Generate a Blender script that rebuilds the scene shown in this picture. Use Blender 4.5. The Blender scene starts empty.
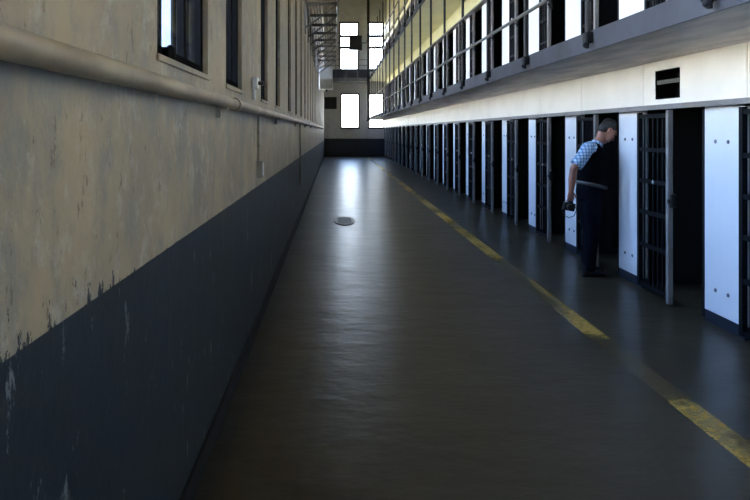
import bpy, bmesh, math, random
from mathutils import Vector, Matrix
R = random.Random(7)
SC = bpy.context.scene
COL = SC.collection
PI = math.pi

# ------------------------------------------------------------------ layout (metres, camera looks along +Y)
EYE = 1.65
LX, WX, EY = -0.644, 3.25, 45.3          # left wall, cell fronts, end wall
GX = 2.245                               # outer edge of the galleries
PITCH, Y0 = 1.843, 5.521                 # cell pitch, near edge of the first panel
TIER = 2.51
DOORH = 1.87
BACK = -4.0
TOP = 11.0

# ------------------------------------------------------------------ materials
def nodes_of(m):
    m.use_nodes = True
    nt = m.node_tree
    return nt, nt.nodes['Principled BSDF']

def N(nt, kind, **kw):
    n = nt.nodes.new(kind)
    for k, v in kw.items():
        if k in n.inputs: n.inputs[k].default_value = v
        else: setattr(n, k, v)
    return n

def obj_coord(nt, scale=(1, 1, 1)):
    tc = N(nt, 'ShaderNodeTexCoord')
    mp = N(nt, 'ShaderNodeMapping')
    mp.inputs['Scale'].default_value = scale
    nt.links.new(tc.outputs['Object'], mp.inputs['Vector'])
    return mp.outputs['Vector']

def noise(nt, vec, scale, detail=4, rough=.55, dist=0):
    n = N(nt, 'ShaderNodeTexNoise')
    n.inputs['Scale'].default_value = scale
    n.inputs['Detail'].default_value = detail
    n.inputs['Roughness'].default_value = rough
    n.inputs['Distortion'].default_value = dist
    nt.links.new(vec, n.inputs['Vector'])
    return n.outputs['Fac']

def ramp(nt, fac, stops):
    r = N(nt, 'ShaderNodeValToRGB')
    e = r.color_ramp.elements
    while len(e) < len(stops): e.new(.5)
    for i, (p, c) in enumerate(stops):
        e[i].position = p
        e[i].color = (c, c, c, 1) if isinstance(c, (int, float)) else (*c, 1)
    nt.links.new(fac, r.inputs['Fac'])
    return r.outputs['Color']

def mix(nt, fac, a, b, mode='MIX'):
    m = N(nt, 'ShaderNodeMix', data_type='RGBA', blend_type=mode)
    for sock, v in ((m.inputs['Factor'], fac), (m.inputs['A'], a), (m.inputs['B'], b)):
        pass
    ins = [s for s in m.inputs if s.enabled]
    for s, v in zip(ins, (fac, a, b)):
        if isinstance(v, (int, float)): s.default_value = v
        elif isinstance(v, tuple): s.default_value = (*v, 1)
        else: nt.links.new(v, s)
    return [o for o in m.outputs if o.enabled][0]

def math_(nt, op, a, b=None):
    m = N(nt, 'ShaderNodeMath', operation=op)
    for s, v in zip(m.inputs, (a, b)):
        if v is None: continue
        if isinstance(v, (int, float)): s.default_value = v
        else: nt.links.new(v, s)
    return m.outputs[0]

def bump(nt, bsdf, h, strength=.2, dist=.01):
    b = N(nt, 'ShaderNodeBump')
    b.inputs['Strength'].default_value = strength
    b.inputs['Distance'].default_value = dist
    nt.links.new(h, b.inputs['Height'])
    nt.links.new(b.outputs['Normal'], bsdf.inputs['Normal'])

def paint(name, col, rough=.5, metal=0, vary=.25, scale=3, alt=None, bmp=.08, stretch=(1, 1, 1), spec=.5):
    m = bpy.data.materials.new(name)
    nt, b = nodes_of(m)
    v = obj_coord(nt, stretch)
    f = noise(nt, v, scale, 5)
    if alt is None: alt = tuple(c * (1 - vary) for c in col)
    c = mix(nt, ramp(nt, f, [(.35, 0.0), (.68, 1.0)]), col, alt)
    nt.links.new(c, b.inputs['Base Color'])
    b.inputs['Roughness'].default_value = rough
    b.inputs['Metallic'].default_value = metal
    b.inputs['Specular IOR Level'].default_value = spec
    if bmp: bump(nt, b, noise(nt, v, scale * 9, 3), bmp, .004)
    return m

M = {}
M['black_steel'] = paint('black_steel', (.008, .009, .011), .7, spec=.2)
M['dark_steel'] = paint('dark_steel', (.014, .015, .017), .55, spec=.25)
M['bar_black'] = paint('bar_black', (.006, .007, .009), .65, spec=.15)
M['door_grey'] = paint('door_grey', (.25, .235, .225), .5, scale=5)
M['white_panel'] = paint('white_panel', (.80, .82, .84), .38, vary=.07, scale=1.6, stretch=(1, 1, .4), bmp=.03)
M['white_band'] = paint('white_band', (.90, .86, .78), .5, vary=.08, scale=2.2, bmp=.05)
M['cream'] = paint('cream', (.72, .70, .42), .5, vary=.14, scale=1.2)
M['slab_face'] = paint('slab_face', (.044, .047, .056), .6, scale=2.5, alt=(.030, .031, .035), spec=.25)
M['slab_soffit'] = paint('slab_soffit', (.62, .56, .50), .55, alt=(.34, .32, .30), scale=2.0, stretch=(3, .6, 1), bmp=.3)
M['rail_grey'] = paint('rail_grey', (.10, .10, .09), .5)
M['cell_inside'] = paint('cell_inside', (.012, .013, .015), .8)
M['kick'] = paint('kick', (.018, .024, .04), .5)
M['bolt'] = paint('bolt', (.22, .23, .25), .4, .4)
M['lock'] = paint('lock', (.03, .03, .033), .35, .3)
M['bright_metal'] = paint('bright_metal', (.6, .6, .6), .3, .6)
M['end_paint'] = paint('end_paint', (.58, .565, .53), .6, vary=.15)
M['end_dado'] = paint('end_dado', (.035, .042, .05), .45)
M['ceiling'] = paint('ceiling', (.42, .40, .36), .8)
M['pipe_paint'] = paint('pipe_paint', (.36, .295, .20), .45, alt=(.20, .15, .105), scale=5, stretch=(1, .5, 1), spec=.35)
M['conduit'] = paint('conduit', (.40, .36, .29), .5)
M['frame_black'] = paint('frame_black', (.002, .0022, .0028), .9, spec=.05)
M['outer_stone'] = paint('outer_stone', (.62, .62, .6), .8)
M['heater_white'] = paint('heater_white', (.86, .87, .87), .4)
M['iron'] = paint('iron', (.22, .225, .215), .45, .2, scale=12)
M['catwalk'] = paint('catwalk', (.16, .155, .14), .55)
M['ground'] = paint('ground', (.5, .45, .36), .9)
M['skin'] = paint('skin', (.36, .16, .105), .5, vary=.15, scale=12, bmp=0)
M['hair'] = paint('hair', (.018, .014, .012), .6, scale=40)
M['vest'] = paint('vest', (.003, .0035, .005), .9, scale=10, spec=.04)
M['trousers'] = paint('trousers', (.0035, .0045, .009), .9, scale=8, spec=.08)
M['belt'] = paint('belt', (.07, .065, .06), .5)
M['shoe'] = paint('shoe', (.008, .008, .008), .4)
M['camera_black'] = paint('camera_black', (.01, .01, .012), .4)

def shirt_mat():
    m = bpy.data.materials.new('plaid_shirt')
    nt, b = nodes_of(m)
    v = obj_coord(nt)
    w1 = N(nt, 'ShaderNodeTexWave', wave_type='BANDS', bands_direction='X'); w1.inputs['Scale'].default_value = 9
    w2 = N(nt, 'ShaderNodeTexWave', wave_type='BANDS', bands_direction='Z'); w2.inputs['Scale'].default_value = 9
    for w in (w1, w2): nt.links.new(v, w.inputs['Vector'])
    a = ramp(nt, w1.outputs['Fac'], [(.55, 0.0), (.75, 1.0)])
    c = ramp(nt, w2.outputs['Fac'], [(.55, 0.0), (.75, 1.0)])
    k = mix(nt, a, (.52, .68, .86), (.18, .30, .46))
    k = mix(nt, math_(nt, 'MULTIPLY', c, .7), k, (.12, .22, .38))
    nt.links.new(k, b.inputs['Base Color'])
    b.inputs['Roughness'].default_value = .8
    return m
M['shirt'] = shirt_mat()

def glass_mat():
    m = bpy.data.materials.new('pane_glass')
    m.use_nodes = True
    nt = m.node_tree
    nt.nodes.remove(nt.nodes['Principled BSDF'])
    out = nt.nodes['Material Output']
    tr = N(nt, 'ShaderNodeBsdfTransparent'); tr.inputs['Color'].default_value = (.93, .96, .97, 1)
    gl = N(nt, 'ShaderNodeBsdfGlossy'); gl.inputs['Roughness'].default_value = .04
    fr = N(nt, 'ShaderNodeFresnel'); fr.inputs['IOR'].default_value = 1.3
    mx = N(nt, 'ShaderNodeMixShader')
    nt.links.new(math_(nt, 'MULTIPLY', fr.outputs[0], .08), mx.inputs[0])
    nt.links.new(tr.outputs[0], mx.inputs[1]); nt.links.new(gl.outputs[0], mx.inputs[2])
    nt.links.new(mx.outputs[0], out.inputs['Surface'])
    return m
M['glass'] = glass_mat()

def floor_mat():
    m = bpy.data.materials.new('worn_sealed_concrete')
    nt, b = nodes_of(m)
    v = obj_coord(nt)
    big = noise(nt, v, .9, 6, .6)
    c = mix(nt, ramp(nt, big, [(.3, 0.0), (.7, 1.0)]), (.042, .033, .019), (.056, .045, .028))
    fine = noise(nt, obj_coord(nt, (1.4, .7, 1)), 3.5, 3, .5)
    c = mix(nt, ramp(nt, fine, [(.42, 0.0), (.75, .3)]), c, (.030, .025, .018))
    # dirt strip kept by the mop along the left wall
    sx = N(nt, 'ShaderNodeSeparateXYZ'); nt.links.new(v, sx.inputs[0])
    edge = math_(nt, 'ADD', sx.outputs['X'], math_(nt, 'MULTIPLY', noise(nt, v, 3, 4), .16))
    c = mix(nt, ramp(nt, math_(nt, 'ADD', edge, .5), [(.03, .75), (.10, 0.0)]), c, (.022, .023, .023))
    nt.links.new(c, b.inputs['Base Color'])
    rg = ramp(nt, noise(nt, v, 1.7, 5, .6), [(.3, .283), (.75, .33)])
    nt.links.new(rg, b.inputs['Roughness'])
    b.inputs['Specular IOR Level'].default_value = .14
    h = noise(nt, obj_coord(nt, (.8, 1.2, 1)), 2.4, 4, .62)
    bump(nt, b, h, .3, .03)
    return m
M['floor'] = floor_mat()

def line_mat():
    m = bpy.data.materials.new('worn_yellow_paint')
    nt, b = nodes_of(m)
    out = nt.nodes['Material Output']
    v = obj_coord(nt)
    c = mix(nt, noise(nt, v, 9, 4), (.66, .40, .05), (.44, .28, .07))
    nt.links.new(c, b.inputs['Base Color'])
    b.inputs['Roughness'].default_value = .4
    w = math_(nt, 'ADD', math_(nt, 'MULTIPLY', noise(nt, obj_coord(nt, (.6, .22, 1)), 2.1, 2), .75), math_(nt, 'MULTIPLY', noise(nt, v, 16, 5, .75), .4))
    sy = N(nt, 'ShaderNodeSeparateXYZ'); nt.links.new(v, sy.inputs[0])
    gap = ramp(nt, math_(nt, 'MULTIPLY', sy.outputs['Y'], .1), [(.42, 0.0), (.455, .30), (.535, .30), (.57, 0.0), (.60, 0.0), (.64, .03), (.9, .03), (1.0, .05)])
    a = ramp(nt, math_(nt, 'SUBTRACT', w, gap), [(.44, .04), (.60, .85)])
    tr = N(nt, 'ShaderNodeBsdfTransparent')
    mx = N(nt, 'ShaderNodeMixShader')
    nt.links.new(a, mx.inputs[0]); nt.links.new(tr.outputs[0], mx.inputs[1]); nt.links.new(b.outputs[0], mx.inputs[2])
    nt.links.new(mx.outputs[0], out.inputs['Surface'])
    return m
M['line'] = line_mat()

def left_wall_mat():
    m = bpy.data.materials.new('peeling_two_tone_wall')
    nt, b = nodes_of(m)
    v = obj_coord(nt)
    up = mix(nt, ramp(nt, noise(nt, v, 1.1, 5, .6), [(.38, 0.0), (.62, 1.0)]), (.39, .315, .205), (.265, .222, .165))
    streak = noise(nt, obj_coord(nt, (1, 1.3, .8)), 3.4, 7, .72)
    up = mix(nt, ramp(nt, streak, [(.49, 0.0), (.60, .55)]), up, (.185, .20, .19))
    up = mix(nt, ramp(nt, noise(nt, obj_coord(nt, (1, 1.1, .9)), 5.5, 7, .78), [(.53, 0.0), (.61, .5)]), up, (.46, .42, .35))
    up = mix(nt, ramp(nt, noise(nt, obj_coord(nt, (1, 1.4, .7)), 9, 6, .8), [(.595, 0.0), (.64, .8)]), up, (.14, .11, .08))
    lo = mix(nt, noise(nt, v, 2, 5), (.012, .019, .025), (.020, .027, .034))
    lo = mix(nt, ramp(nt, noise(nt, obj_coord(nt, (1, 1.6, .6)), 5, 6, .8), [(.61, 0.0), (.64, .75)]), lo, (.20, .22, .225))
    s = N(nt, 'ShaderNodeSeparateXYZ'); nt.links.new(v, s.inputs[0])
    # boundary height: 1.205 near, dropping slightly along the corridor, with flaked edge close to the camera
    hz = math_(nt, 'SUBTRACT', 1.205, math_(nt, 'MULTIPLY', s.outputs['Y'], .0035))
    flake = ramp(nt, noise(nt, obj_coord(nt, (1, 2.2, 1)), 9, 5, .75), [(.52, 0.0), (.66, 1.0)])
    near = ramp(nt, math_(nt, 'MULTIPLY', s.outputs['Y'], .25), [(.44, .10), (.58, .006)])
    hz = math_(nt, 'ADD', hz, math_(nt, 'MULTIPLY', flake, near))
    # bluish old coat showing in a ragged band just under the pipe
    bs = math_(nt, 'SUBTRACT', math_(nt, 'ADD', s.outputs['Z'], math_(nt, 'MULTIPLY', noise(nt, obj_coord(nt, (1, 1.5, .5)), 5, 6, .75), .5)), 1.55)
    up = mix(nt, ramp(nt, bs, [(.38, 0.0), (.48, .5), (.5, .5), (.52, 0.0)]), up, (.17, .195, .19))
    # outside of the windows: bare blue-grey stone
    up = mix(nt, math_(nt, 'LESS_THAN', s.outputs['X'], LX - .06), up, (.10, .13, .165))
    side = math_(nt, 'GREATER_THAN', hz, s.outputs['Z'])
    c = mix(nt, side, up, lo)
    nt.links.new(c, b.inputs['Base Color'])
    b.inputs['Roughness'].default_value = .55
    b.inputs['Specular IOR Level'].default_value = .25
    bump(nt, b, math_(nt, 'ADD', noise(nt, v, 3, 5), math_(nt, 'MULTIPLY', noise(nt, v, 18, 5, .7), .5)), .25, .02)
    return m
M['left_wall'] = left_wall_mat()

# ------------------------------------------------------------------ mesh helpers
class MB:
    def __init__(s): s.bm = bmesh.new()
    def box(s, x0, x1, y0, y1, z0, z1, bev=0):
        r = bmesh.ops.create_cube(s.bm, size=1)
        vs = r['verts']
        for v in vs:
            v.co = Vector((x0 + (v.co.x + .5) * (x1 - x0), y0 + (v.co.y + .5) * (y1 - y0), z0 + (v.co.z + .5) * (z1 - z0)))
        if bev:
            es = list({e for v in vs for e in v.link_edges})
            bmesh.ops.bevel(s.bm, geom=es, offset=bev, segments=2, profile=.5, affect='EDGES')
        return s
    def prism(s, pts, z0, z1):
        a = [s.bm.verts.new((x, y, z0)) for x, y in pts]
        b = [s.bm.verts.new((x, y, z1)) for x, y in pts]
        n = len(pts)
        s.bm.faces.new(a); s.bm.faces.new(b)
        for i in range(n): s.bm.faces.new((a[i], a[(i + 1) % n], b[(i + 1) % n], b[i]))
        return s
    def cyl(s, p, q, r0, r1=None, n=12):
        p, q = Vector(p), Vector(q)
        return s.tube([p, q], [r0, r0 if r1 is None else r1], n)
    def tube(s, pts, rad, n=12, cap=True, flat=1.0, flat_axis=None):
        """round tube through pts; rad may hold (r_side, r_other) pairs for oval sections"""
        pts = [Vector(p) for p in pts]
        rings = []
        ref = None
        for i, p in enumerate(pts):
            t = (pts[min(i + 1, len(pts) - 1)] - pts[max(i - 1, 0)]).normalized()
            if flat_axis is not None:
                u = Vector(flat_axis); u = (u - t * u.dot(t)).normalized()
            else:
                if ref is None: ref = t.orthogonal()
                u = (ref - t * ref.dot(t)).normalized(); ref = u
            w = t.cross(u)
            r = rad[i] if isinstance(rad, (list, tuple)) else rad
            ra, rb = r if isinstance(r, (list, tuple)) else (r, r)
            rings.append([s.bm.verts.new(p + u * math.cos(2 * PI * k / n) * ra + w * math.sin(2 * PI * k / n) * rb) for k in range(n)])
        for a, b in zip(rings, rings[1:]):
            for k in range(n): s.bm.faces.new((a[k], a[(k + 1) % n], b[(k + 1) % n], b[k]))
        if cap:
            s.bm.faces.new(rings[0][::-1]); s.bm.faces.new(rings[-1])
        return s
    def ball(s, c, rx, ry=None, rz=None, rot=None, u=16, v=10):
        r = bmesh.ops.create_uvsphere(s.bm, u_segments=u, v_segments=v, radius=1)
        ry = ry or rx; rz = rz or rx
        for q in r['verts']:
            p = Vector((q.co.x * rx, q.co.y * ry, q.co.z * rz))
            if rot is not None: p = rot @ p
            q.co = p + Vector(c)
        return s
    def build(s, name, mat, parent=None, smooth=False, loc=None):
        bmesh.ops.recalc_face_normals(s.bm, faces=s.bm.faces)
        me = bpy.data.meshes.new(name)
        s.bm.to_mesh(me); s.bm.free()
        me.materials.append(M[mat])
        if smooth:
            for p in me.polygons: p.use_smooth = True
            if hasattr(me, 'set_sharp_from_angle'): me.set_sharp_from_angle(angle=.7)
        o = bpy.data.objects.new(name, me)
        COL.objects.link(o)
        if parent is not None: o.parent = parent
        if loc is not None: o.location = loc
        return o

def tag(o, label=None, cat=None, group=None, kind=None):
    if label: o['label'] = label
    if cat: o['category'] = cat
    if group: o['group'] = group
    if kind: o['kind'] = kind
    return o

def thing(name, label, cat, loc=(0, 0, 0), group=None):
    o = bpy.data.objects.new(name, None)
    o.empty_display_size = .1
    COL.objects.link(o); o.location = loc
    return tag(o, label, cat, group, 'thing')

def struct(o): return tag(o, kind='structure')

def dup(root):
    r = root.copy(); COL.objects.link(r)
    for ch in list(root.children):
        c = ch.copy(); COL.objects.link(c); c.parent = r
        for g in list(ch.children):
            d = g.copy(); COL.objects.link(d); d.parent = c
    return r

ORD = ['first', 'second', 'third', 'fourth', 'fifth', 'sixth', 'seventh', 'eighth', 'ninth', 'tenth', 'eleventh', 'twelfth',
       'thirteenth', 'fourteenth', 'fifteenth', 'sixteenth', 'seventeenth', 'eighteenth', 'nineteenth', 'twentieth',
       'twenty-first', 'twenty-second', 'twenty-third', 'twenty-fourth', 'twenty-fifth']

# ------------------------------------------------------------------ shell
struct(MB().box(LX - .5, 6, BACK - .3, EY + .4, -.2, 0).build('floor', 'floor'))
struct(MB().box(LX - .5, 6, BACK - .3, EY + .4, TOP, TOP + .2).build('ceiling', 'ceiling'))
struct(MB().box(LX - .5, 6, BACK - .3, BACK, 0, TOP).build('wall_back', 'end_paint'))
struct(MB().box(2.035, 2.195, BACK + .1, EY - 1.2, .0005, .003).build('floor_marking_line', 'line'))

# ---- left wall with its row of tall windows
SILL, HEAD = 1.93, 7.6
near_edges = [-2.9, -1.1, .62, 2.55, 4.17, 6.16, 7.72, 9.8] + [11.6 + 1.8 * k for k in range(18)]
def OWI(y): return 1.03 if abs(y - 2.55) < .01 else (.72 if y < 5.5 else .64)
T_OUT = .46
wl = MB()
wl.box(LX - T_OUT, LX, BACK, EY, 0, SILL)
wl.box(LX - T_OUT, LX, BACK, EY, HEAD, TOP)
prev = None
for y in near_edges + [None]:
    a = BACK if prev is None else prev + OWI(prev)
    b = EY if y is None else y
    pts = [(LX, a), (LX, b), (LX - T_OUT, b), (LX - T_OUT, a)]
    wl.prism(pts, SILL, HEAD)
    prev = y
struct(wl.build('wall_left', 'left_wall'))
struct(MB().box(LX, LX + .018, BACK, EY - .02, 0, .122, .004).build('baseboard_left', 'black_steel'))

def left_window(y, n):
    OW = OWI(y)
    x0, x1 = LX - .052, LX - .028
    f = MB()
    f.box(x0, x1, y, y + .04, SILL, HEAD)
    f.box(x0, x1, y + OW - .06, y + OW, SILL, HEAD)
    f.box(x0, x1, y + OW * .56, y + OW * .56 + .05, SILL, HEAD)
    for z in (SILL, 3.3, 4.7, 6.1, HEAD - .06):
        f.box(x0 + .003, x1 - .003, y + .001, y + OW - .001, z + .001, z + .05)
    for (ja, jb) in ((y + .0005, y + .004), (y + OW - .004, y + OW - .0005)):   # black lined reveal up to the bars
        f.box(LX - .13, x0, ja, jb, SILL, HEAD)
    fr = struct(f.build('window_%d' % n, 'frame_black'))
    MB().box(LX - .043, LX - .038, y + .035, y + OW - .055, SILL + .045, HEAD - .05).build('pane', 'glass', fr)
    MB().box(LX - .027, LX + .010, y - .01, y + OW + .01, SILL - .022, SILL + .003, .003).build('sill', 'left_wall', fr)
    b = MB()
    k = .05
    while k < OW - .02:
        if not (n == 4 and 3.035 < y + k < 3.19):
            b.cyl((LX - .10, y + k, SILL), (LX - .10, y + k, HEAD), .013, n=8)
        k += .092
    for z in (2.6, 3.9, 5.3, 6.7): b.box(LX - .105, LX - .095, y + .004, y + OW - .004, z, z + .04)
    b.build('lattice', 'frame_black', fr)
    if n == 4:
        l = MB(); l.box(LX - .036, LX - .006, y + .19, y + .25, SILL + .0, SILL + .05, .006)
        l.ball((LX - .02, y + .30, SILL + .035), .016, .07, .035)
        l.build('latch', 'frame_black', fr, True)
    g = bpy.data.lights.new('window_daylight_portal', 'AREA')
    g.shape = 'RECTANGLE'; g.size = OW; g.size_y = HEAD - SILL
    g.cycles.is_portal = True
    o = bpy.data.objects.new('window_daylight_portal', g); COL.objects.link(o)
    o.location = (LX - T_OUT - .02, y + OW / 2, (SILL + HEAD) / 2)
    o.rotation_euler = (PI / 2, 0, -PI / 2)      # faces +X into the hall
    return fr
for i, y in enumerate(near_edges): left_window(y, i + 1)
NW = len(near_edges)

# ---- end wall with four windows
WIN = [(.47, 1.60, 1.86, 4.03), (2.25, 3.21, 1.86, 4.03), (.40, 1.56, 5.58, 8.66), (2.25, 3.21, 5.58, 8.66)]
def wall_with_holes(mb, xs, zs, holes, y0, y1):
    for xa, xb in zip(xs, xs[1:]):
        for za, zb in zip(zs, zs[1:]):
            cx, cz = (xa + xb) / 2, (za + zb) / 2
            if not any(h[0] < cx < h[1] and h[2] < cz < h[3] for h in holes):
                mb.box(xa, xb, y0, y1, za, zb)
we = MB()
xs = sorted({LX - .46, 6.0} | {w[0] for w in WIN[:1]} | {WIN[0][1], WIN[2][0], WIN[2][1], WIN[1][0], WIN[1][1]})
zs = sorted({0.0, TOP} | {w[2] for w in WIN} | {w[3] for w in WIN})
wall_with_holes(we, xs, zs, WIN, EY, EY + .4)
bmesh.ops.remove_doubles(we.bm, verts=we.bm.verts, dist=.0005)
struct(we.build('wall_end', 'end_paint'))
struct(MB().box(LX + .02, WX, EY - .012, EY, 0, 1.16).build('wall_end_dado', 'end_dado'))
for k, (x0, x1, z0, z1) in enumerate(WIN):
    f = MB()
    y0, y1 = EY - .03, EY + .12
    w = .085
    f.box(x0 - w * .6, x0 + w * .5, y0, y1, z0 - .08, z1 + .05).box(x1 - w * .5, x1 + (w * .6 if k in (0, 2) else .03), y0, y1, z0 - .08, z1 + .05)
    f.box(x0, x1, y0 + .002, y1 - .002, z0 - .08, z0 + .04).box(x0, x1, y0 + .002, y1 - .002, z1 - .04, z1 + .05)
    if k < 2:
        f.box(x0, x1, y0 + .04, y1 - .04, z0 + 1.08, z0 + 1.12)
    else:
        f.box(x0, x1, y0 + .02, y1 - .02, z0 + .02, z0 + .1)
        f.box(x0, x1, y0 + .03, y1 - .03, z0 + 1.39, z0 + 1.55).box(x0, x1, y0 + .03, y1 - .03, z0 + 2.13, z0 + 2.29)
    fr = struct(f.build('window_%d' % (NW + 1 + k), 'dark_steel'))
    MB().box(x0, x1, EY + .06, EY + .068, z0, z1).build('pane', 'glass', fr)
    if k < 2:
        b = MB()
        for j in range(1, 4): b.box(x0 + (x1 - x0) * j / 4 - .007, x0 + (x1 - x0) * j / 4 + .007, EY + .03, EY + .045, z0, z1)
        for j in (.55, 1.6): b.box(x0, x1, EY + .032, EY + .043, z0 + j - .007, z0 + j + .007)
        b.build('lattice', 'rail_grey', fr)
    g = bpy.data.lights.new('window_daylight_portal', 'AREA')
    g.shape = 'RECTANGLE'; g.size = x1 - x0; g.size_y = z1 - z0
    g.cycles.is_portal = True
    o = bpy.data.objects.new('window_daylight_portal', g); COL.objects.link(o)
    o.location = ((x0 + x1) / 2, EY + .42, (z0 + z1) / 2)
    o.rotation_euler = (-PI / 2, 0, 0)           # faces -Y

# ---- right side: cell block behind the fronts
I0, I1 = -1, 22
YA = Y0 - PITCH
bl = MB()
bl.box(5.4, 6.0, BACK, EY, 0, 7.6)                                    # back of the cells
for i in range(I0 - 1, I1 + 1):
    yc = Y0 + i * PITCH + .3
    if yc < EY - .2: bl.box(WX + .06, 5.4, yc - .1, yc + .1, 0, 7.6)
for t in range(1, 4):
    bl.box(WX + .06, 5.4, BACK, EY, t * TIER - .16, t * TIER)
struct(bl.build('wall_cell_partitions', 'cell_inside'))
wr = MB().box(WX, WX + .05, BACK, YA + .592, 0, DOORH + .034).box(WX, WX + .05, BACK, YA + .592, DOORH + .036, TIER - .16)
wr.box(WX, WX + .05, BACK, Y0 + .58, TIER + .001, TIER + DOORH).box(WX, WX + .05, BACK, Y0 + 11 * PITCH + .58, 2 * TIER + .001, 2 * TIER + DOORH)
struct(wr.build('wall_right', 'white_band'))
struct(MB().box(WX, 6.0, BACK, EY, 7.6, TOP).build('wall_right_upper', 'cream'))

VENT = (6.575, 7.087, 1.965, 2.255)
band = MB()
y = YA + .594
j = I0
edges = [YA + .594] + [Y0 + i * PITCH - .02 for i in range(I0 + 1, I1)] + [EY]
for a, b in zip(edges, edges[1:]):
    a += .012
    if a < VENT[0] and b > VENT[1]:
        band.box(WX, WX + .05, a, VENT[0], DOORH + .035, TIER - .16)
        band.box(WX, WX + .05, VENT[1], b, DOORH + .035, TIER - .16)
        band.box(WX, WX + .05, VENT[0], VENT[1], DOORH + .035, VENT[2])
        band.box(WX, WX + .05, VENT[0], VENT[1], VENT[3], TIER - .16)
    else:
        band.box(WX, WX + .05, a, b, DOORH + .035, TIER - .16)
bmesh.ops.remove_doubles(band.bm, verts=band.bm.verts, dist=.0004)
struct(band.build('wall_right_band', 'white_band'))
struct(MB().box(WX + .05, WX + .056, edges[0], EY, DOORH, TIER - .16).build('trim_4', 'dark_steel')) if False else None
for t in (1, 2):
    struct(MB().box(WX, WX + .05, edges[0], EY, t * TIER + DOORH + .035, (t + 1) * TIER - .16).build('wall_right_band', 'cream'))
for t in range(3):
    z = t * TIER
    tr = MB()
    tr.box(WX - .12, WX + .05, edges[0], EY - .03, z + DOORH + .012, z + DOORH + .034)
    tr.box(WX - .12, WX - .112, edges[0], EY - .03, z + DOORH - .012, z + DOORH + .011)
    struct(tr.build('trim_%d' % (t + 1), 'door_grey'))

# louvre vent over the first cell
v = thing('wall_vent', 'square black vent hole with a pale slat in the white band above the cells', 'vent', (WX, (VENT[0] + VENT[1]) / 2, VENT[2]))
h = (VENT[1] - VENT[0]) / 2 - .004; hz = VENT[3] - VENT[2] - .006
m_ = MB(); m_.box(.20, .21, -h, h, .004, hz).box(.004, .2, -h, -h + .012, .004, hz).box(.004, .2, h - .012, h, .004, hz)
m_.box(.004, .2, -h + .012, h - .012, .004, .014).box(.004, .2, -h + .012, h - .012, hz - .01, hz)
m_.build('housing', 'frame_black', v)
MB().box(.012, .022, -h + .014, h - .014, .15, .19).build('slat', 'rail_grey', v)

# ---- galleries (slabs), posts and rails
def gallery(t):
    z = t * TIER
    s = MB().box(GX, WX + .06, BACK, EY, z - .158, z)
    o = struct(s.build('walkway_slab', 'slab_soffit' if t == 1 else 'cream'))
    struct(MB().box(GX - .012, GX - .001, BACK, EY - .01, z - .163, z + .012).build('walkway_edge', 'slab_face' if t == 1 else 'dark_steel'))
gallery(1); gallery(2)

POSTY = [4.10 + 1.965 * k for k in range(-1, 21)]
def railing(t, name, label, ys, ztop):
    z = t * TIER
    g = thing(name, label, 'railing', (GX - .045, ys[0], z))
    def P(mb, nm, mat, par): return mb.build(nm, mat, par, True)
    for y in ys:
        yy = y - ys[0]
        p = P(MB().cyl((0, yy, -.10), (0, yy, ztop), .024, n=10), 'post', 'dark_steel', g)
        b = MB(); b.box(-.035, .031, yy - .045, yy + .045, -.10, -.005, .008)
        b.cyl((-.02, yy - .035, -.15), (-.02, yy - .035, -.04), .018, n=8).ball((-.035, yy - .03, -.12), .024, u=10, v=6)
        P(b, 'bracket', 'black_steel', p)
    L = ys[-1] - ys[0]
    for hgt, nm in ((.475, 'middle_rail'), (1.035, 'top_rail')):
        P(MB().cyl((-.026, -.3, hgt), (-.026, L + .3, hgt), .02, n=10), nm, 'rail_grey', g)
    return g
railing(1, 'gallery_railing', 'dark pipe railing with tall posts along the lower gallery above the white cell band', POSTY, TIER - .17)
railing(2, 'gallery_railing', 'dark pipe railing with tall posts on the topmost gallery, high above the cells', [y for y in POSTY if y > 16], 2.45)

# ------------------------------------------------------------------ cells: white panels and sliding barred doors
def make_panel(w, h, bolts):
    r = thing('steel_panel', '', 'panel')
    MB().box(-.012, .05, 0.002, w, .10, h, .004).build('plate', 'white_panel', r)
    MB().box(-.006, .05, 0.002, w, 0, .099).build('kick_plate', 'kick', r)
    if bolts:
        for z in (.30, 1.56):
            for yy in (w * .38, w * .70):
                MB().tube([(-.012, yy, z), (-.018, yy, z), (-.024, yy, z)], [.017, .017, .009], 10).build('bolt', 'bolt', r, True)
    return r

def make_door(jy, y1):
    r = thing('barred_cell_door', '', 'door')
    y0 = 1.05              # stile at the near end, grille behind it
    f = MB()
    f.box(-.075, -.035, y1 - .05, y1, .05, DOORH - .03)
    for z in (.05, .46, .80, 1.12, 1.44, DOORH - .09):
        f.box(-.07, -.040, y0 + .049, y1 - .049, z, z + .04)
    f.build('frame', 'bar_black', r)
    g = MB()
    n = 6
    for k in range(n):
        yy = y0 + .06 + (y1 - .06 - y0 - .06) * (k + .7) / (n + .4)
        g.cyl((-.055, yy, .06), (-.055, yy, DOORH - .05), .0105, n=8)
    g.build('grille', 'bar_black', r, True)
    MB().box(-.115, -.065, y0, y0 + .05, .02, DOORH - .022, .006).build('stile', 'door_grey', r)
    l = MB().box(-.105, -.05, y0 - .035, y0 - .001, .93, 1.06, .008)
    l.cyl((-.125, y0 - .018, .99), (-.104, y0 - .018, .99), .02)
    l.build('lock_box', 'lock', r, True)
    MB().tube([(-.070, y0 + .40, 1.14), (-.080, y0 + .40, 1.14), (-.086, y0 + .40, 1.14)], [.018, .018, .008], 10).build('latch_plate', 'bright_metal', r, True)
    j = MB().box(.0, .05, jy, jy + .06, 0.02, DOORH - .03).build('jamb', 'black_steel', r)
    return r

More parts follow.
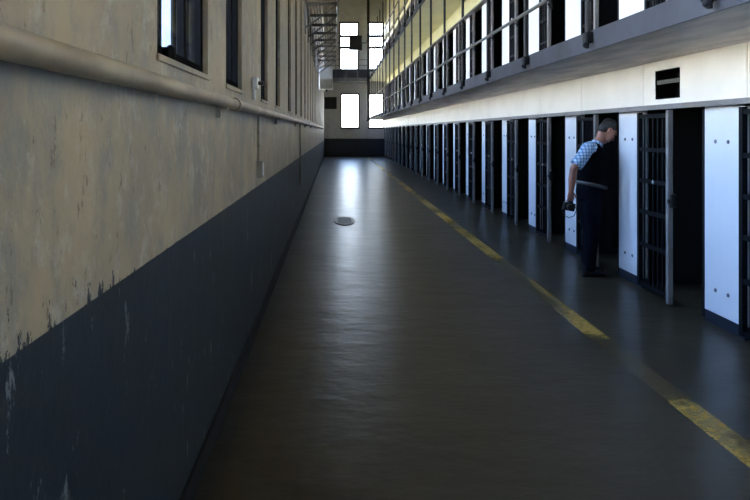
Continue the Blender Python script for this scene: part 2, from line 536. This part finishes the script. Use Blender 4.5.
panel_a = make_panel(.594, DOORH, True)
panel_b = make_panel(.594, DOORH, False)
panel_c = make_panel(.78, DOORH, False)
door = make_door(.60, 1.815)
door_g = make_door(.60, 1.645)
used = set()
def place(proto, loc, label, group):
    o = dup(proto) if proto.name in used else proto
    used.add(proto.name)
    o.location = loc
    tag(o, label, None, group)
    return o
TN = ['ground row', 'lower gallery', 'top gallery']
for t in range(3):
    first = (I0, 0, 11)[t]
    n = 0
    for i in range(first, I1):
        y = Y0 + i * PITCH
        if y + .60 > EY: break
        if t == 0 and i < 0:
            place(door, (WX, y, 0), 'dark barred cell door cut off at the near end of the ground row', 'barred doors of the ground row')
            continue
        p = panel_c if t else (panel_a if i < 7 else panel_b)
        if t == 0:
            extra = {0: ', the widest', 1: ', by the man'}.get(i, '')
            lab = 'white steel panel of the ground row, %s from the near end%s' % (ORD[n], extra)
        else:
            lab = 'white steel panel on the %s, %s one counted from the near end' % (TN[t], ORD[max(n - 1, 0)])
        yy = y - (.19 if t else 0)
        if not (t and i == first):
            place(p, (WX, yy, t * TIER), lab, 'white panels of the ' + TN[t])
        if y + 1.83 < EY:
            if t == 0:
                lab = 'dark barred door slid open on the ground row, %s from the near end' % ORD[n + 1]
                if i == 1: lab = 'dark barred cell door with grey stile right behind the man'
                if i == 0: lab = 'dark barred cell door with grey stile below the black vent hole'
            else:
                lab = 'dark barred door on the %s, %s one counted from the near end' % (TN[t], ORD[n])
            d = place(door_g if t else door, (WX, y, t * TIER), lab, 'barred doors of the ' + TN[t])
        n += 1

# ------------------------------------------------------------------ things on the left wall
pz, px_, pr = 1.812, LX + .041, .033
pipe = thing('horizontal_pipe', 'thick painted pipe running along the wall under the window sills', 'pipe', (px_, BACK, pz))
L = EY - BACK - .06
MB().cyl((0, .02, 0), (0, L, 0), pr, n=20).build('run', 'pipe_paint', pipe, True)
for y in (4.28, 16.3, 28.3):
    MB().cyl((0, y - BACK - .05, 0), (0, y - BACK + .05, 0), pr + .007, n=20).build('coupling', 'pipe_paint', pipe, True)
for y in (1.0, 3.82, 7.6, 11.4, 15.2, 19, 23, 27, 31, 35, 39, 43):
    b = MB(); b.box(-.040, -pr + .02, y - BACK - .02, y - BACK + .02, -.09, pr)
    b.box(-pr + .02, pr - .01, y - BACK - .018, y - BACK + .018, -pr - .012, -pr + .004)
    b.build('bracket', 'conduit', pipe)

def conduit(y, z0, z1, label, box):
    c = thing('surface_mounted_conduit', label, 'conduit', (LX, y, z0))
    MB().cyl((.014, 0, 0), (.014, 0, z1 - z0), .011, n=10).build('tube', 'conduit', c, True)
    for z in (.12, (z1 - z0) * .6): MB().box(.001, .028, -.02, .02, z, z + .02, .002).build('clip', 'conduit', c)
    if box:
        b = MB().box(.001, .05, -.055, .055, -.14, .002, .006).build('outlet_box', 'conduit', c)
        f = MB().box(.05, .054, -.042, .042, -.122, -.016, .001)
        f.build('cover_plate', 'heater_white', b)
    return c
conduit(5.86, 1.40, 1.776, 'thin metal conduit with an outlet box dropping from the wall pipe', True)
conduit(13.1, .62, 1.776, 'thin bare conduit running down into the dark dado beyond the outlet box', False)

d = thing('wall_fixture', 'small pale fixture with a dark round front between the second and third windows', 'fixture', (LX, 5.55, 2.03))  # small wall-mounted device: pale box with a dark lens
MB().box(.001, .045, -.05, .05, -.045, .045, .01).build('housing', 'heater_white', d)
MB().tube([(.045, -.01, 0), (.075, -.02, -.004), (.09, -.03, -.006)], [.014, .019, .018], 14).build('lens', 'lock', d, True)
MB().box(.001, .02, -.015, .015, -.13, -.045, .003).build('bracket', 'heater_white', d)

# catwalk for the guards, high along the left wall
cz = 4.55
cat = thing('guard_catwalk', 'dark iron catwalk on slanted brackets high along the windowed wall', 'catwalk', (LX, 15, cz))
dk = MB()
CL = 14.4
for k in range(2): dk.box(.02 + k * .70, .06 + k * .70, 0, CL, -.12, 0)
for k in range(9): dk.box(.09 + k * .072, .108 + k * .072, 0, CL, -.03, 0)
dk.build('deck', 'catwalk', cat)
k = 0
y = .5
while y < CL:
    b = MB()
    b.cyl((.0, y, -.62), (.72, y, -.10), .02, n=8)
    b.box(.0, .74, y - .03, y + .03, -.12, -.05)
    b.box(.0, .03, y - .04, y + .04, -.75, -.05)
    b.build('bracket', 'catwalk', cat)
    MB().cyl((.735, y, -.05), (.735, y, 1.1), .02, n=8).build('post', 'catwalk', cat, True)
    y += 1.55
for z, nm in ((.55, 'middle_rail'), (1.1, 'top_rail')):
    MB().cyl((.735, 0, z), (.735, CL, z), .02, n=8).build(nm, 'catwalk', cat, True)

# unit heater hanging below the far end of the catwalk
hx0, hx1 = -.70, -.05
hb = thing('unit_heater', 'white louvred heater box hanging high at the far end of the windowed wall', 'heater', (-.335, 30.0, 3.42))
MB().box(-.30, .28, -.25, .25, .0, .92, .02).build('casing', 'heater_white', hb)
lv = MB()
for k in range(8): lv.box(-.25, .23, -.285, -.262, .07 + k * .045, .085 + k * .045)
lv.box(-.27, -.25, -.285, -.25, .05, .44).box(.23, .25, -.285, -.25, .05, .44)
lv.build('louvre_grille', 'conduit', hb)
hg = MB()
for x in (-.22, .2): hg.cyl((x, 0, .92), (x, 0, .955), .012, n=8)
hg.build('hanger_frame', 'catwalk', hb)
MB().cyl((.0, -.1, -.11), (.0, -.1, 0), .05, n=12).build('motor_cap', 'lock', hb, True)

# end of the hall
sg = thing('notice_board', 'dark square board on the far wall left of the lower window', 'board', (-.225, EY, 3.07))
MB().box(-.39, .39, -.05, -.001, 0, .78, .01).build('board', 'dark_steel', sg)
fr = MB()
fr.box(-.40, .40, -.065, -.05, .0, .05).box(-.40, .40, -.065, -.05, .73, .78).box(-.40, -.35, -.065, -.05, .05, .73).box(.35, .40, -.065, -.05, .05, .73)
fr.build('frame', 'lock', sg)

cg = thing('cross_catwalk', 'dark steel catwalk crossing the far wall between lower and upper windows', 'catwalk', ((LX + GX) / 2, 44.4, 4.78))
hw = (GX - LX) / 2 - .02
MB().box(-hw, hw, -.35, .85, -.02, .22).build('deck', 'catwalk', cg)
MB().box(-hw, hw, -.37, -.352, .22, .74).build('toe_board', 'slab_face', cg)
for z, nm in ((1.0, 'middle_rail'), (1.35, 'top_rail')):
    MB().cyl((-hw, -.36, z), (hw, -.36, z), .02, n=8).build(nm, 'rail_grey', cg, True)
for k in range(5):
    x = -hw + .06 + k * (2 * hw - .12) / 4
    MB().cyl((x, -.36, .2), (x, -.36, 1.36), .022, n=8).build('post', 'rail_grey', cg, True)

cp = thing('hanging_standpipe', 'tall dark standpipe rising at the far end of the galleries', 'pipe', (GX - .10, 43.88, 2.25))
MB().cyl((0, 0, 0), (0, 0, TOP - 2.26), .085, n=14).build('shaft', 'dark_steel', cp, True)
MB().cyl((0, 0, 0), (0, 0, .08), .12, n=14).build('foot_flange', 'dark_steel', cp, True)
for z in (2.3, 5.0): MB().cyl((0, 0, z), (0, 0, z + .12), .11, n=14).build('collar', 'dark_steel', cp, True)

jb = thing('hanging_box', 'dark box on a bar in front of the far upper window', 'box', (1.37, 44.6, 6.80))
MB().box(-.40, .42, -.12, .12, 0, .92, .02).build('casing', 'dark_steel', jb)
MB().cyl((-1.98, 0, .46), (.72, 0, .46), .03, n=8).build('bar', 'dark_steel', jb, True)
MB().box(-.36, .38, -.135, -.121, .05, .87, .01).build('front_door', 'lock', jb)

# drain cover on the floor
dr = thing('floor_drain', 'oval iron drain cover set in the middle of the glossy floor', 'drain', (.19, 12.85, 0))
bmd = MB()
n = 28
bmd.prism([(.19 * math.cos(2 * PI * k / n), .62 * math.sin(2 * PI * k / n)) for k in range(n)], .001, .012)
bmd.build('rim', 'iron', dr)
gr = MB()
for k in range(7): gr.box(-.13, .13, -.42 + k * .13, -.37 + k * .13, .012, .016)
gr.box(-.135, -.12, -.45, .45, .012, .018).box(.12, .135, -.45, .45, .012, .018)
gr.build('grating', 'iron', dr)

# ------------------------------------------------------------------ the man looking into a cell
H = math.radians(2)
man = thing('person', 'man in plaid shirt, black vest and dark trousers stooping to look into a cell', 'person', (2.93, 8.02, 0))
man.rotation_euler = (0, 0, H)
# local frame: +x forward, -y his right (towards the camera), z up
def remesh(o, vox, it=6):
    m = o.modifiers.new('fuse', 'REMESH'); m.mode = 'VOXEL'; m.voxel_size = vox; m.use_smooth_shade = True
    if it:
        s = o.modifiers.new('soft', 'SMOOTH'); s.iterations = it; s.factor = .5
    return o
A = (1, 0, 0)
def leg_pts(sy):
    s = -1 if sy < 0 else 1
    fx = -.02 if s < 0 else .035
    return [(-.005, s * .085, .93), (.0 + fx * .3, s * .095, .70), (.012 + fx * .7, s * .095, .50), (-.01 + fx, s * .095, .30), (-.03 + fx, s * .095, .10)]
def foot(mb, sy, g=1.0):
    p = leg_pts(sy)[-1]
    x, y = p[0], p[1]
    mb.tube([(x - .075, y, .045), (x - .03, y, .052), (x + .05, y - .0, .05), (x + .13, y, .038), (x + .19, y, .03)],
            [(.03 * g, .03 * g), (.042 * g, .045 * g), (.044 * g, .045 * g), (.047 * g, .033 * g), (.032 * g, .022 * g)], 14, flat_axis=(0, 1, 0))
    mb.tube([(x - .03, y, .05), (x - .03, y, .13)], [.045 * g, .045 * g], 12)

headrot = Matrix.Rotation(math.radians(46), 3, 'Y') @ Matrix.Rotation(math.radians(0), 3, 'Z')
HC = Vector((.215, 0, 1.655))
def hd(x, y, z): return HC + headrot @ Vector((x, y, z))
SH_R, EL_R, WR_R = (-.105, -.205, 1.46), (-.285, -.25, 1.23), (-.305, -.235, .985)
SH_L, EL_L, WR_L = (.085, .19, 1.44), (.10, .29, 1.20), (.25, .40, 1.30)

def hand(mb, w, direction, fwd, side, curl, thumb_side):
    """palm, five unequal bent fingers; direction = wrist to knuckles, fwd = palm normal, side = towards the index finger"""
    w = Vector(w); d = Vector(direction).normalized(); sd = Vector(side); sd = (sd - d * sd.dot(d)).normalized()
    pn = Vector(fwd); pn = (pn - d * pn.dot(d) - sd * pn.dot(sd)).normalized()
    mb.tube([w - d * .03, w + d * .02, w + d * .06, w + d * .095], [(.027, .022), (.033, .017), (.041, .016), (.039, .013)], 12, flat_axis=sd)
    for k, (off, ln) in enumerate(((.031, .072), (.011, .082), (-.010, .077), (-.030, .060))):
        p = w + d * .085 + sd * off
        pts = [p]; ang = .25
        for seg in (.45, .32, .23):
            ang += curl
            p = p + (d * math.cos(ang) + pn * math.sin(ang)) * ln * seg
            pts.append(p)
        mb.tube(pts, [.0105, .0098, .009, .0078], 10)
    p = w + d * .03 + sd * .032
    t = (sd * .75 + d * .6 + pn * .35).normalized()
    q = p + t * .042
    mb.tube([p - t * .015, p, q, q + (d * .7 + pn * .6).normalized() * .035], [.013, .0135, .0115, .009], 10)

b = MB()
b.tube([(-.02, 0, .86), (0, 0, .98), (.03, 0, 1.12), (.035, 0, 1.26), (.035, 0, 1.38), (.055, 0, 1.46), (.075, 0, 1.50)],
       [(.16, .12), (.165, .125), (.16, .135), (.165, .125), (.175, .11), (.14, .085), (.07, .06)], 20, flat_axis=(0, 1, 0))
for s in (-1, 1):
    b.tube(leg_pts(s), [.088, .075, .055, .052, .04], 14)
    foot(b, s, .86)
b.tube([SH_R, (-.185, -.235, 1.35), EL_R, (-.298, -.25, 1.11), WR_R], [.056, .05, .043, .043, .029], 14)
b.tube([SH_L, (.095, .25, 1.33), EL_L, (.17, .34, 1.24), WR_L], [.056, .05, .043, .042, .029], 14)
b.tube([(.06, 0, 1.46), (.12, 0, 1.545), hd(-.02, 0, -.06)], [(.065, .06), (.056, .058), (.055, .06)], 14, flat_axis=(0, 1, 0))
b.ball(hd(-.012, 0, .025), .096, .076, .096, headrot)
b.tube([hd(.02, 0, .04), hd(.034, 0, -.03), hd(.046, 0, -.085), hd(.052, 0, -.112)], [(.068, .072), (.066, .064), (.05, .048), (.028, .026)], 14, flat_axis=(0, 1, 0))
b.tube([hd(.092, 0, .012), hd(.108, 0, -.02), hd(.116, 0, -.036), hd(.096, 0, -.046)], [.010, .012, .016, .012], 10)
b.ball(hd(.088, 0, .024), .018, .05, .011, headrot, 12, 8)                # brow
b.ball(hd(.096, 0, -.072), .012, .026, .007, headrot, 10, 6).ball(hd(.093, 0, -.086), .012, .023, .008, headrot, 10, 6)   # lips
b.ball(hd(.075, 0, -.115), .018, .022, .016, headrot, 10, 6)
for s in (-1, 1):
    b.ball(hd(-.012, s * .079, -.012), .021, .010, .033, headrot, 10, 8)
hand(b, WR_R, (-.04, .02, -1), (0, .9, 0), (1, 0, 0), .42, 1)
hand(b, WR_L, (.5, .2, .8), (0, .5, -.5), (-.4, -.9, .1), .35, 1)
body = remesh(b.build('body', 'skin', man, True), .0065, 2)

for s in (-1, 1):
    MB().ball(hd(.083, s * .031, .002), .013, .014, .011, headrot, 12, 8).build('eye', 'hair', body, True)
h = MB()
h.ball(hd(-.022, 0, .048), .100, .083, .088, headrot)
h.ball(hd(-.05, 0, -.005), .066, .076, .07, headrot)
remesh(h.build('hair', 'hair', body, True), .009, 3)

t = MB()
t.tube([(-.01, 0, .86), (-.005, 0, .95), (.02, 0, 1.03)], [(.172, .135), (.178, .148), (.178, .158)], 20, flat_axis=(0, 1, 0))
for s in (-1, 1):
    p = leg_pts(s); p[0] = (p[0][0], p[0][1], .97)
    t.tube(p[:4] + [(p[4][0], p[4][1], .065)], [.100, .098, .080, .074, .072], 16)
remesh(t.build('trousers', 'trousers', body, True), .012, 5)
bt = MB()
ring = [( .015 + .168 * math.cos(a), .186 * math.sin(a), 1.035 - .035 * math.cos(a)) for a in [2 * PI * k / 28 for k in range(29)]]
bt.tube(ring, [(.020, .006)] * 29, 8, cap=False, flat_axis=(0, 0, 1))
bt.build('belt', 'belt', body, True)

s_ = MB()
s_.tube([(.02, 0, 1.02), (.035, 0, 1.14), (.04, 0, 1.27), (.035, 0, 1.39), (.05, 0, 1.455), (.08, 0, 1.495)],
        [(.172, .150), (.172, .156), (.178, .142), (.186, .124), (.155, .098), (.08, .07)], 20, flat_axis=(0, 1, 0))
s_.tube([(-.03, -.14, 1.475), SH_R, (-.185, -.235, 1.35), (-.255, -.246, 1.265)], [.066, .074, .072, .074], 16)
s_.tube([(.04, .12, 1.46), SH_L, (.095, .25, 1.33), (.10, .28, 1.235)], [.066, .074, .072, .074], 16)
s_.tube([(.065, 0, 1.47), (.10, 0, 1.525)], [.072, .066], 16)
remesh(s_.build('shirt', 'shirt', body, True), .010, 4)

vst = MB()
vst.tube([(.022, 0, 1.03), (.040, 0, 1.14), (.045, 0, 1.27), (.038, 0, 1.39), (.05, 0, 1.45), (.075, 0, 1.485)],
         [(.178, .165), (.180, .174), (.188, .162), (.192, .146), (.172, .124), (.11, .092)], 20, flat_axis=(0, 1, 0))
for s in (-1, 1):
    vst.tube([(.07, s * .105, 1.42), (.045, s * .105, 1.492), (-.02, s * .10, 1.487), (-.07, s * .10, 1.42)], [(.055, .024)] * 4, 10, flat_axis=(0, 1, 0))
remesh(vst.build('vest', 'vest', body, True), .011, 4)
for s in (-1, 1):
    f = MB(); foot(f, s, 1.12)
    p = leg_pts(s)[-1]
    f.box(p[0] - .085, p[0] + .17, p[1] - .04, p[1] + .04, .001, .02)
    remesh(f.build('shoe', 'shoe', body, True), .008, 3)

# camera with a hanging strap, held in his right hand (world placement worked out from his wrist)
mw = Matrix.Translation((2.93, 8.02, 0)) @ Matrix.Rotation(H, 4, 'Z')
gp = mw @ Vector((-.325, -.225, .81))
cam_t = thing('camera', 'black camera with a looped strap held low in the man\'s hand', 'camera', gp)
cam_t.rotation_euler = (0, math.radians(12), H)
MB().box(-.065, .065, -.03, .03, -.045, .045, .012).build('casing', 'camera_black', cam_t)
MB().tube([(-.01, -.03, 0), (-.01, -.06, 0), (-.01, -.085, 0), (-.01, -.088, 0)], [.034, .034, .031, .024], 18).build('lens', 'camera_black', cam_t, True)
MB().box(-.03, .03, -.025, .025, .044, .064, .006).build('viewfinder', 'camera_black', cam_t)
st = MB()
lp = [(.06, 0, .03), (.085, -.01, -.02), (.07, -.015, -.09), (.02, -.01, -.12), (-.04, -.005, -.105), (-.075, 0, -.04), (-.062, 0, .03)]
st.tube(lp, [(.008, .003)] * len(lp), 8)
st.build('strap', 'camera_black', cam_t, True)

# ------------------------------------------------------------------ outside and daylight
w = bpy.data.worlds.new('hazy_daylight'); SC.world = w
w.use_nodes = True
nt = w.node_tree
bg = nt.nodes['Background']
tc = nt.nodes.new('ShaderNodeTexCoord')
sp = nt.nodes.new('ShaderNodeSeparateXYZ'); nt.links.new(tc.outputs['Generated'], sp.inputs[0])
ad = math_(nt, 'MULTIPLY_ADD', sp.outputs['Z'], .5); ad.node.inputs[2].default_value = .5
c = ramp(nt, ad, [(.30, (.12, .10, .07)), (.46, (.50, .41, .30)), (.495, (1.0, .95, .88)), (.535, (.88, .90, .94)), (.60, (.33, .43, .60)), (.72, (.15, .24, .44)), (1, (.06, .11, .25))])
dim = ramp(nt, sp.outputs['Y'], [(.55, 1.0), (.95, .28)])      # sky dimmed towards +Y to weaken the end windows' reflection on the floor
c = mix(nt, 1.0, c, dim, 'MULTIPLY')
nt.links.new(c, bg.inputs['Color'])
bg.inputs['Strength'].default_value = 36.0

# ------------------------------------------------------------------ camera
cd = bpy.data.cameras.new('view'); co = bpy.data.objects.new('view', cd); COL.objects.link(co)
co.location = (0, 0, EYE); co.rotation_euler = (PI / 2, 0, 0)
cd.sensor_width = 36; cd.sensor_fit = 'HORIZONTAL'
cd.lens = 700 / 750 * 36
cd.shift_x = 41 / 750; cd.shift_y = -119 / 750
cd.clip_end = 400
SC.camera = co
SC.view_settings.view_transform = 'Standard'
SC.view_settings.look = 'None'
SC.view_settings.exposure = 1.2
SC.view_settings.gamma = 1
SC.view_settings.use_curve_mapping = False
SC.cycles.use_denoising = True
SC.cycles.caustics_reflective = False
SC.cycles.caustics_refractive = False
SC.cycles.blur_glossy = 1.0
SC.cycles.sample_clamp_indirect = 12
SC.cycles.max_bounces = 10
SC.cycles.diffuse_bounces = 6
